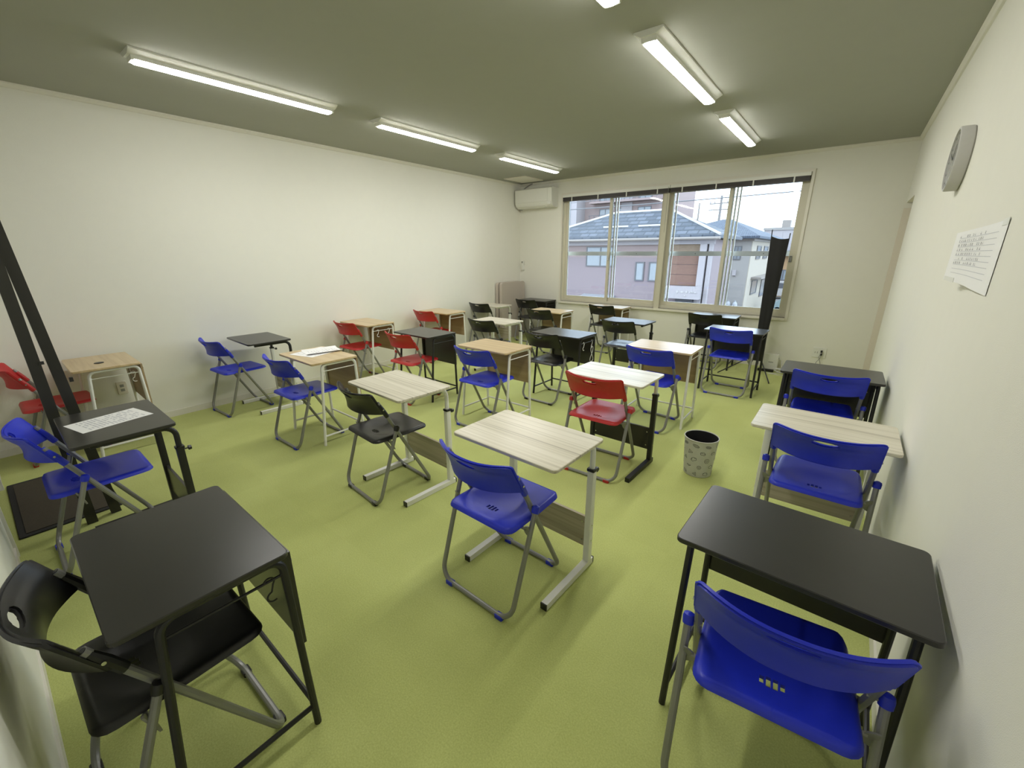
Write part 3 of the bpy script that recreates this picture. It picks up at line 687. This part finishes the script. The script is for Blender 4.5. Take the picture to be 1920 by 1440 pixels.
for r in range(9):
    v = 0.86-0.085*r
    for k in range(8): nq(mb, 0.14+0.095*k, 0.14+0.095*(k+1), v-0.005, v+0.003)
    if r < 7:
        u = 0.90
        while u > 0.40:
            l = rnd.uniform(0.012, 0.03)
            if rnd.random() < 0.8:
                z0 = v+0.018
                nq(mi, u-l, u, z0, z0+0.010); nq(mi, u-l*0.6, u-l*0.4, z0-0.008, z0+0.04)
                if rnd.random() < 0.6: nq(mi, u-l, u, z0+0.025, z0+0.033)
            u -= l+rnd.uniform(0.008, 0.03)
tag(mb.build('ruled_lines', 'ink_soft', t, smooth=False), kind='stuff'); tag(mi.build('handwriting', 'ink', t, smooth=False), kind='stuff')
for (u0, u1, v0, v1) in ((0.0, 0.12, 0.93, 1.02), (0.80, 0.98, -0.01, 0.08)):
    m2 = MB(); nq(m2, u0, u1, v0, v1, 0.0012); m2.v += [(x+0.0012, y, z) for x, y, z in m2.v]; m2.f += [(7, 6, 5, 4), (0, 1, 5, 4), (1, 2, 6, 5), (2, 3, 7, 6), (3, 0, 4, 7)]
    m2.build('tape', 'white_plastic', t, smooth=False)
# outlets
t = empty('wall_outlet', (-0.14, YB, 0.285), 'white wall outlet with a black plug on the window wall', 'outlet')
MB().slab(-0.075, 0.075, -0.066, 0.066, 0, 0.009, 0.006, 0.002, 3).build('plate', 'white_plastic', t).rotation_euler = (PI/2, 0, 0)
MB().box(0.012, 0.034, -0.040, -0.009, 0.010, 0.034).build('plug', 'black_plastic', t, smooth=False)
MB().box(0.012, 0.034, -0.038, -0.009, -0.030, -0.006).build('plug', 'black_plastic', t, smooth=False)
for x in (-0.045, -0.020):
    box('socket_slot', 'ink_dark', x-0.002, x+0.002, -0.0105, -0.009, -0.01, 0.012, t)
MB().tube([(0.023, -0.035, -0.030), (0.020, -0.045, -0.07), (-0.01, -0.045, -0.12), (-0.02, -0.04, -0.20), (0.02, -0.05, -0.278)], 0.0035, 6).build('cord', 'cable_grey', t)
MB().tube([(0.023, -0.037, 0.012), (0.005, -0.05, -0.05), (0.03, -0.05, -0.12), (0.05, -0.05, -0.20), (0.09, -0.06, -0.279)], 0.0035, 6).build('cord', 'cable_grey', t)
t = empty('wall_outlet', (XL, 0.688, 0.38), 'grey wall outlet on the left wall behind the wood desk', 'outlet')
MB().slab(-0.035, 0.035, -0.058, 0.058, 0, 0.009, 0.006, 0.002, 3).build('plate', 'beige_trim', t).rotation_euler = (PI/2, 0, PI/2)
for z in (-0.02, 0.02): box('socket', 'cable_grey', 0.009, 0.0105, -0.014, 0.014, z-0.012, z+0.012, t)
# router box on the floor
t = empty('router', (-0.645, 6.60, 0), 'white router box standing on the floor by the window wall', 'router')
MB().slab(-0.085, 0.085, -0.025, 0.025, 0.004, 0.222, 0.010, 0.003, 4).build('case', 'white_plastic', t)
box('foot', 'white_plastic', -0.05, 0.05, -0.04, 0.04, 0, 0.006, t)
box('logo_strip', 'cable_grey', -0.028, 0.028, -0.0262, -0.025, 0.105, 0.116, t)
box('port', 'black_plastic', 0.085, 0.088, -0.012, 0.012, 0.165, 0.178, t)
t = MB().slab(-0.775, -0.585, 6.445, 6.495, 0.0, 0.034, 0.006, 0.003, 3).build('power_strip', 'black_plastic'); tag(t, 'black power strip on the floor in front of the router', 'power strip')
rnd = random.Random(9)
for i, (n_, lab) in enumerate((('cable', 'white cable bundled on the floor beside the router'),)):
    pts = []
    for k in range(70):
        a = k*0.62; r_ = 0.05+0.028*math.sin(k*0.31); pts.append((-0.50+r_*1.3*math.cos(a)+0.03*math.sin(k*0.1), 6.49+r_*0.55*math.sin(a), 0.012+0.045*abs(math.sin(k*0.23))))
    pts = [(-0.555, 6.60, 0.17), (-0.52, 6.60, 0.14), (-0.51, 6.55, 0.07)] + pts + [(-0.56, 6.40, 0.006), (-0.64, 6.36, 0.006), (-0.52, 6.33, 0.006), (-0.40, 6.38, 0.006)]
    o = MB().tube(pts, 0.0040, 6).build(n_, 'cable_white'); tag(o, lab, 'cable')
# beige folded board standing in the far left corner
t = empty('folded_board', (-4.965, 6.31, 0), 'beige folded board with rounded corners standing in the far left corner', 'board')
def plate(x0, x1, mat, name):
    y0, y1, z0, z1, r_ = -0.345, 0.345, 0.0, 1.03, 0.05; poly = []
    for cy, cz, a0 in ((y1-r_, z1-r_, 0), (y0+r_, z1-r_, PI/2)):
        for k in range(6): a = a0+PI/2*k/5; poly.append((cy+r_*math.cos(a), cz+r_*math.sin(a)))
    poly += [(y0, z0), (y1, z0)]
    MB().prism(poly, x0, x1, lambda p, q, s: (s, p, q)).build(name, mat, t, angle=30)
plate(0.020, 0.075, 'beige_panel', 'leaf'); plate(-0.070, -0.015, 'beige_panel', 'leaf'); 
MB().box(-0.016, 0.021, -0.30, 0.30, 0.0, 0.98).build('core', 'beige_edge', t, smooth=False)
# tall black stand by the window
t = empty('black_stand', (-0.77, 6.30, 0), 'tall narrow black cloth stand in front of the right end of the window', 'stand')
def rod(xb, xt, top): 
    return MB().tube([(xb, 0, 0.30), (xt, 0, top)], 0.0055, 8)
rod(-0.050, -0.088, 1.810).build('rod', 'black_metal', t); rod(0.045, 0.107, 1.765).build('rod', 'black_metal', t)
rs = []; nn = 14
for z in [0.36+0.1*k for k in range(14)] + [1.735]:
    f = (z-0.30)/1.5; xa, xb = -0.050-0.038*f, 0.045+0.062*f; fr_ = []; bk = []
    for k in range(nn+1):
        u = k/nn; sag = (0.020 if z > 1.7 else 0.0)*math.sin(PI*u); wob = 0.010*math.sin(u*9+z*3)*math.sin(PI*u)
        zz = z - sag - (0.030*u if z > 1.7 else 0)
        yy = 0.06*math.sin(PI*u) + wob
        fr_.append((xa+(xb-xa)*u, -0.007-yy*0.3+wob, zz)); bk.append((xa+(xb-xa)*u, 0.007+yy, zz))
    rs.append(fr_ + bk[::-1])
MB().rings(rs).build('cloth', 'cloth', t)
MB().tube([(0, 0, 0.12), (0, 0, 0.42)], 0.014, 10).build('stem', 'black_metal', t)
MB().lathe([(0.0, 0.38), (0.03, 0.38), (0.03, 0.42), (0.0, 0.42)], 16).build('collar', 'black_plastic', t)
for a in (-65, 180+40, 112):
    c, s = math.cos(math.radians(a)), math.sin(math.radians(a)); ln = 0.52 if a != 112 else 0.36
    MB().tube([(0.01*c, 0.01*s, 0.36), (0.10*c, 0.10*s, 0.22), (ln*c, ln*s, 0.010)], 0.0075, 8).build('tripod_leg', 'black_metal', t)
# tall black folding stand at the left edge
t = empty('black_stand', (-3.36, 0.19, 0), 'tall black folding stand of two leaning bars behind the desk at the left edge', 'stand')
def bar(y0, y1, nm, x):
    w_ = 0.024; d_ = 0.014; zt = 2.14
    MB().add([(x-d_, y0-w_, 0), (x+d_, y0-w_, 0), (x+d_, y0+w_, 0), (x-d_, y0+w_, 0), (x-d_, y1-w_, zt), (x+d_, y1-w_, zt), (x+d_, y1+w_, zt), (x-d_, y1+w_, zt)],
             [(0, 3, 2, 1), (4, 5, 6, 7), (0, 1, 5, 4), (1, 2, 6, 5), (2, 3, 7, 6), (3, 0, 4, 7)]).build(nm, 'black_board', t, smooth=False)
bar(-0.036, -0.062, 'bar', 0.018); bar(0.078, -0.040, 'bar', -0.018)
MB().tube([(-0.05, -0.052, 2.09), (0.05, -0.052, 2.09)], 0.008, 10).build('hinge', 'black_metal', t)
MB().box(0.032, 0.040, -0.030, -0.012, 0.985, 1.002).build('clip', 'black_metal', t, smooth=False)
MB().box(-0.016, 0.0, 0.062, 0.078, 0.86, 0.885).build('clip', 'black_metal', t, smooth=False)
# dark mat at the door
t = empty('door_mat', (-3.9, 0.09, 0), 'dark brown floor mat with black rubber edge at the left edge', 'mat')
MB().slab(-0.46, 0.46, -0.225, 0.225, 0.0, 0.009, 0.01, 0.002, 3).build('border', 'rubber', t)
box('pile', 'mat', -0.425, 0.425, -0.195, 0.195, 0.009, 0.012, t)

# ------------------------------------------------------------------ outside the window
GZ = -3.4
OM = {
 'pink': plain('pink_wall', (0.178, 0.137, 0.143), 0.85, var=0.03, scale=2),
 'pink2': plain('pale_pink_wall', (0.207, 0.152, 0.143), 0.85, var=0.03, scale=2),
 'slate': bricks('slate_roof', (0.036, 0.043, 0.056), (0.067, 0.074, 0.092), (0.021, 0.026, 0.034), 1.6, 0.9, 0.35, 0.05),
 'tiles': bricks('blue_tiles', (0.037, 0.052, 0.081), (0.067, 0.085, 0.119), (0.013, 0.018, 0.030), 2.4, 0.35, 0.30, 0.06),
 'brick': bricks('brown_brick', (0.141, 0.074, 0.055), (0.166, 0.092, 0.064), (0.116, 0.067, 0.051), 6, 0.6, 0.2, 0.02),
 'brick_y': bricks('tan_brick', (0.158, 0.107, 0.068), (0.191, 0.133, 0.089), (0.141, 0.104, 0.075), 6, 0.6, 0.2, 0.02),
 'pale': plain('pale_concrete', (0.257, 0.229, 0.232), 0.8, var=0.04, scale=2),
 'gutter': plain('grey_gutter', (0.174, 0.148, 0.130), 0.6),
 'frame': plain('dark_window_frame', (0.067, 0.063, 0.068), 0.5),
 'pane': plain('curtained_pane', (0.166, 0.178, 0.191), 0.15, var=0.15, scale=6),
 'snow': plain('white_snow_guard', (0.332, 0.307, 0.293), 0.6),
 'greyw': plain('grey_wall', (0.207, 0.189, 0.177), 0.85, var=0.03, scale=1.5),
 'cream': plain('cream_wall', (0.290, 0.252, 0.204), 0.85, var=0.03, scale=1.5),
 'dark': plain('dark_opening', (0.041, 0.037, 0.041), 0.6),
 'asphalt': plain('asphalt', (0.091, 0.085, 0.081), 0.9, var=0.15, scale=3),
 'orange': plain('orange_wall', (0.257, 0.155, 0.075), 0.8),
 'van': plain('white_car_paint', (0.323, 0.292, 0.272), 0.25),
 'teal': plain('pale_teal_car_paint', (0.186, 0.229, 0.225), 0.25),
 'redcar': plain('dusty_red_roof', (0.207, 0.089, 0.089), 0.5),
 'pole': plain('concrete_pole', (0.149, 0.133, 0.126), 0.8),
 'wire': plain('wire_grey', (0.104, 0.100, 0.102), 0.6),
 'tank': plain('gas_bottle', (0.228, 0.229, 0.238), 0.4),
 'tyre': plain('tyre', (0.008, 0.007, 0.007), 0.8),
}
def ob(name, mat, x0, x1, y0, y1, z0, z1, parent=None): return box(name, OM[mat], x0, x1, y0, y1, z0, z1, parent)
struct(ob('ground', 'asphalt', -70, 30, YB+0.6, 140, GZ-0.2, GZ))
def window_y(parent, x0, x1, z0, z1, y, mull=True, fr=0.06):
    """a window in a wall that faces the classroom (y is the wall face)"""
    w_ = MB().box(x0, x0+fr, y-0.06, y+0.02, z0, z1).box(x1-fr, x1, y-0.06, y+0.02, z0, z1).box(x0+fr, x1-fr, y-0.06, y+0.02, z0, z0+fr).box(x0+fr, x1-fr, y-0.06, y+0.02, z1-fr, z1)
    if mull: w_.box((x0+x1)/2-fr/2, (x0+x1)/2+fr/2, y-0.06, y+0.02, z0+fr, z1-fr)
    f = w_.build('window', OM['frame'], parent, smooth=False)
    for (a, b) in (((x0+fr, (x0+x1)/2-fr/2), ((x0+x1)/2+fr/2, x1-fr)) if mull else ((x0+fr, x1-fr),)):
        ob('pane', 'pane', a, b, y-0.03, y-0.01, z0+fr, z1-fr, f)
def window_x(parent, y0, y1, z0, z1, x, fr=0.08):
    w_ = MB().box(x-0.02, x+0.06, y0, y0+fr, z0, z1).box(x-0.02, x+0.06, y1-fr, y1, z0, z1).box(x-0.02, x+0.06, y0+fr, y1-fr, z0, z0+fr).box(x-0.02, x+0.06, y0+fr, y1-fr, z1-fr, z1)
    f = w_.build('window', OM['frame'], parent, smooth=False)
    ob('pane', 'pane', x+0.01, x+0.03, y0+fr, y1-fr, z0+fr, z1-fr, f)
def hip_roof(parent, x0, x1, y0, y1, ze, ra, rb, zr, mat, th=0.16):
    yr = (y0+y1)/2
    v = [(x0, y0, ze), (x1, y0, ze), (x1, y1, ze), (x0, y1, ze), (ra, yr, zr), (rb, yr, zr), (x0, y0, ze-th), (x1, y0, ze-th), (x1, y1, ze-th), (x0, y1, ze-th)]
    return MB().add(v, [(0, 1, 5, 4), (1, 2, 5), (2, 3, 4, 5), (3, 0, 4), (6, 7, 1, 0), (7, 8, 2, 1), (8, 9, 3, 2), (9, 6, 0, 3), (9, 8, 7, 6)]).build('roof', OM[mat], parent, smooth=False)
# pink house across the street
HY = 24.0
t = empty('house', (0, 0, 0), 'pink house with grey slate hip roof across the street', 'house')
ob('wall', 'pink', -16.0, -5.72, HY, HY+4.0, GZ, 2.16, t)
rf = hip_roof(t, -16.6, -5.35, HY-0.65, HY+4.65, 2.36, -12.1, -8.75, 3.84, 'slate')
MB().tube([(-16.6, HY-0.70, 2.20), (-5.33, HY-0.70, 2.20)], 0.075, 8).build('gutter', OM['gutter'], rf)
MB().tube([(-5.35, HY-0.66, 2.38), (-8.75, HY+2.0, 3.86)], 0.07, 6).build('hip_cap', OM['snow'], rf)
MB().tube([(-16.6, HY-0.66, 2.38), (-12.1, HY+2.0, 3.86)], 0.07, 6).build('hip_cap', OM['snow'], rf)
MB().tube([(-12.1, HY+2.0, 3.86), (-8.75, HY+2.0, 3.86)], 0.07, 6).build('ridge_cap', OM['snow'], rf)
slope = (3.84-2.36)/2.65
for (a, b) in ((-12.1, -10.55), (-9.95, -7.9)):
    yy = HY+0.35; zz = 2.36+slope*(yy-HY+0.65)
    MB().box(a, b, yy-0.03, yy+0.03, zz, zz+0.09).build('snow_guard', OM['snow'], rf, smooth=False)
ob('eave_band', 'pale', -16.1, -5.68, HY-0.25, HY+0.05, 1.93, 2.16, t)
ob('upper_band', 'pink2', -16.0, -7.85, HY-0.008, HY, 1.25, 1.93, t)
window_y(t, -12.95, -11.05, 0.72, 1.86, HY)
window_y(t, -9.78, -9.25, -0.03, 1.02, HY, False, 0.07)
window_y(t, -9.0, -8.47, -0.03, 1.02, HY, False, 0.07)
ob('brick_band', 'brick_y', -7.83, -6.33, HY-0.10, HY, 1.42, 2.14, t)
for z0, z1 in ((0.92, 1.40), (0.40, 0.90), (-0.17, 0.38)): ob('brick_panel', 'brick', -7.80, -6.28, HY-0.06, HY, z0, z1, t)
ob('pilaster', 'pale', -6.30, -5.98, HY-0.35, HY+0.02, GZ, 1.93, t); ob('pilaster', 'pale', -5.90, -5.72, HY-0.25, HY+0.02, GZ, 1.93, t)
po = ob('porch', 'pale', -7.85, -5.95, HY-0.9, HY-0.36, -0.80, -0.17, t)
ob('porch_opening', 'dark', -7.2, -6.3, HY-0.55, HY-0.01, GZ+0.01, -0.82, t)
mb = MB()
for (cx, cz, a, b) in ((-7.02, -0.44, 0.055, 0.075), (-6.78, -0.45, 0.10, 0.045), (-6.55, -0.43, 0.045, 0.075), (-6.62, -0.62, 0.05, 0.03), (-6.27, -0.43, 0.06, 0.035), (-6.12, -0.45, 0.07, 0.035), (-6.38, -0.44, 0.04, 0.04)):
    mb.box(cx-a, cx+a, HY-0.925, HY-0.90, cz-b*0.35, cz+b*0.35).box(cx-a*0.35, cx+a*0.35, HY-0.928, HY-0.90, cz-b, cz+b)
tag(mb.build('lettering', OM['snow'], t, smooth=False), 'small white lettering', kind='stuff')
aw = MB().add([(-13.0, HY-0.7, -1.05), (-10.9, HY-0.7, -1.05), (-10.9, HY, -0.92), (-13.0, HY, -0.92), (-13.0, HY-0.7, -1.25), (-10.9, HY-0.7, -1.25), (-10.9, HY, -1.12), (-13.0, HY, -1.12)],
         [(0, 1, 2, 3), (7, 6, 5, 4), (0, 4, 5, 1), (1, 5, 6, 2), (2, 6, 7, 3), (3, 7, 4, 0)]).build('awning', OM['tank'], t, smooth=False)
MB().tube([(-8.25, HY-0.06, 1.9), (-8.25, HY-0.06, GZ)], 0.05, 8).build('downpipe', OM['pink2'], t)
MB().tube([(-7.35, HY+2.4, 3.0), (-7.35, HY+2.4, 4.15)], 0.05, 8).build('vent_pipe', OM['gutter'], t)
# grey and cream house to its right
t = empty('house', (0, 0, 0), 'grey and cream house with blue tiled roof right of the pink house', 'house')
ob('wall', 'greyw', -13.0, -6.05, 36, 50, GZ, 2.45, t); ob('side_wall', 'cream', -6.05, -6.0, 36.02, 50, GZ, 2.45, t)
hip_roof(t, -13.6, -5.5, 35.3, 50.7, 2.62, -9.8, -9.2, 4.3, 'tiles')
ob('eave_band', 'gutter', -13.1, -5.9, 35.85, 50.1, 2.30, 2.46, t)
window_y(t, -7.17, -6.65, 0.98, 1.95, 36)
for (a, b) in ((38.0, 39.8), (41.2, 43.2), (45.5, 48.0)): window_x(t, a, b, 1.0, 2.0, -6.0)
window_x(t, 38.0, 40.5, -1.7, -0.6, -6.0); window_x(t, 42.5, 45.5, -2.2, -0.6, -6.0)
ob('bay_hood', 'gutter', -6.0, -5.3, 37.5, 46.0, -0.45, -0.32, t)
ob('meter_box', 'pale', -7.05, -6.80, 35.85, 36.0, -0.15, 0.25, t)
for k, x in enumerate((-6.95, -6.5)):
    MB().lathe([(0.17, GZ), (0.19, GZ+0.1), (0.19, GZ+1.15), (0.12, GZ+1.32), (0.07, GZ+1.36), (0.07, GZ+1.45)], 14, x, 35.6).build('x', OM['tank']).name = 'gas_bottle'
    o = COL.objects[-1]; tag(o, ['left gas bottle against the grey house', 'right gas bottle against the grey house'][k], 'gas bottle', 'gas bottles')
# flats behind
t = empty('apartment_building', (0, 0, 0), 'tall pink block of flats behind the slate roof', 'building')
AY = 60.0
ob('wall', 'pink2', -48, -20.8, AY, AY+12, GZ, 14, t)
ob('stair_tower', 'pale', -37.5, -33.0, AY-2.5, AY, GZ, 14, t)
for x0 in (-36.8, -35.2): ob('stair_pane', 'pane', x0, x0+1.2, AY-2.56, AY-2.5, 4, 13, t)
for z in (5.4, 8.4, 11.4):
    b_ = ob('balcony', 'pink2', -31.5, -21.6, AY-1.6, AY, z-0.25, z, t)
    for k in range(14): MB().box(-31.4+k*0.74, -31.34+k*0.74, AY-1.58, AY-1.52, z, z+1.1).build('baluster', OM['frame'], b_, smooth=False)
    MB().box(-31.5, -21.6, AY-1.60, AY-1.50, z+1.1, z+1.18).build('handrail', OM['frame'], b_, smooth=False)
    for x0 in (-30.6, -27.6, -24.8): window_y(t, x0, x0+1.9, z+0.1, z+2.1, AY, True, 0.1)
ob('unit', 'pale', -27.2, -25.6, AY-0.15, AY, 2, 14, t)
t = empty('low_building', (0, 0, 0), 'long pale building with a rooftop box behind the tiled roof', 'building')
ob('wall', 'pale', -9.6, 4, 64, 80, GZ, 4.2, t); ob('rooftop_box', 'gutter', -7.9, -7.0, 65, 66.2, 4.2, 5.3, t); ob('coping', 'greyw', -9.7, 4.1, 63.9, 64.1, 4.1, 4.4, t)
t = empty('orange_building', (0, 0, 0), 'orange building seen at the right edge of the window', 'building')
ob('wall', 'orange', -7.2, 2, 58, 63.8, GZ, 1.1, t)
hip_roof(t, -7.8, 2.6, 57.3, 63.85, 1.3, -5.0, 0, 2.0, 'slate')
for k in range(3): window_y(t, -6.7+2.2*k, -5.5+2.2*k, -1.6, -0.4, 58, True, 0.1)
# cars
def car(name, x, y, mat, L_, W_, H_, label, van=False):
    t = empty(name, (x, y, GZ), label, 'car')
    h = L_/2
    prof = ([(-h, 0.35), (h, 0.35), (h, 0.95), (h*0.86, 1.1), (h*0.66, H_), (-h*0.95, H_), (-h, H_*0.7)] if van else
            [(-h, 0.35), (h, 0.35), (h, 0.72), (h*0.55, 0.88), (h*0.22, H_), (-h*0.45, H_), (-h*0.80, 0.92), (-h, 0.80)])
    MB().prism(prof, -W_/2, W_/2, lambda p, q, s: (p, s, q)).build('body', OM[mat], t, angle=25)
    zz0, zz1 = H_*0.62, H_*0.92
    for s in (-1, 1):
        MB().box(-h*0.75 if van else -h*0.42, h*0.5 if van else h*0.14, s*W_/2-0.01, s*W_/2+0.01, zz0, zz1).build('side_window', OM['frame'], t, smooth=False)
    for sx in (-0.62, 0.62):
        for s in (-1, 1): MB().lathe([(0.0, -0.1), (0.31, -0.1), (0.31, 0.1), (0.0, 0.1)], 18, fn=lambda a, b, c, sx=sx, s=s: (sx*h+a, s*(W_/2-0.1)+c, 0.31+b)).build('wheel', OM['tyre'], t)
    return t
car('van', -5.4, 55.5, 'van', 3.4, 1.6, 1.85, 'white van parked in front of the orange building', True)
car('car', -3.0, 41.5, 'teal', 4.0, 1.6, 1.45, 'pale teal car parked outside at the right edge of the window')
car('car', -7.6, 32.6, 'redcar', 3.4, 1.5, 1.5, 'dull red car parked by the gas bottles')
# utility pole and wires
t = empty('utility_pole', (-14.15, 60.0, GZ), 'concrete utility pole with transformers behind the houses', 'utility pole'); t.location = (-13.7, 58.0, GZ)
MB().tube([(0, 0, 0), (0, 0, 11.3)], [0.20, 0.13], 10).build('pole', OM['pole'], t)
for z in (10.4, 9.7): MB().box(-1.3, 1.3, -0.06, 0.06, z, z+0.12).build('crossarm', OM['pole'], t, smooth=False)
for x in (-1.2, -0.7, 0.7, 1.2): MB().lathe([(0.05, 10.52), (0.09, 10.6), (0.05, 10.75), (0.02, 10.8)], 8, x).build('insulator', OM['pale'], t)
for s in (-1, 1): MB().lathe([(0.0, 6.6), (0.32, 6.6), (0.36, 6.7), (0.36, 7.6), (0.30, 7.7), (0.0, 7.7)], 14, s*0.75).build('transformer', OM['gutter'], t)
def wire(a, b, sag, r, label):
    pts = [Vector(a).lerp(Vector(b), k/16)-Vector((0, 0, sag*4*(k/16)*(1-k/16))) for k in range(17)]
    tag(MB().tube(pts, r, 5).build('power_line', OM['wire']), label, 'wire', 'power lines outside')
wire((-30, 28, 4.60), (12, 31, 5.35), 0.35, 0.035, 'thick power line crossing the sky near the top of the window')
wire((-30, 28.5, 4.95), (12, 31.5, 6.1), 0.3, 0.018, 'thin power line just above the thick one in the window')
wire((-24, 22.2, 1.35), (14, 22.6, 2.2), 0.25, 0.02, 'thin wire sagging in front of the house roofs')
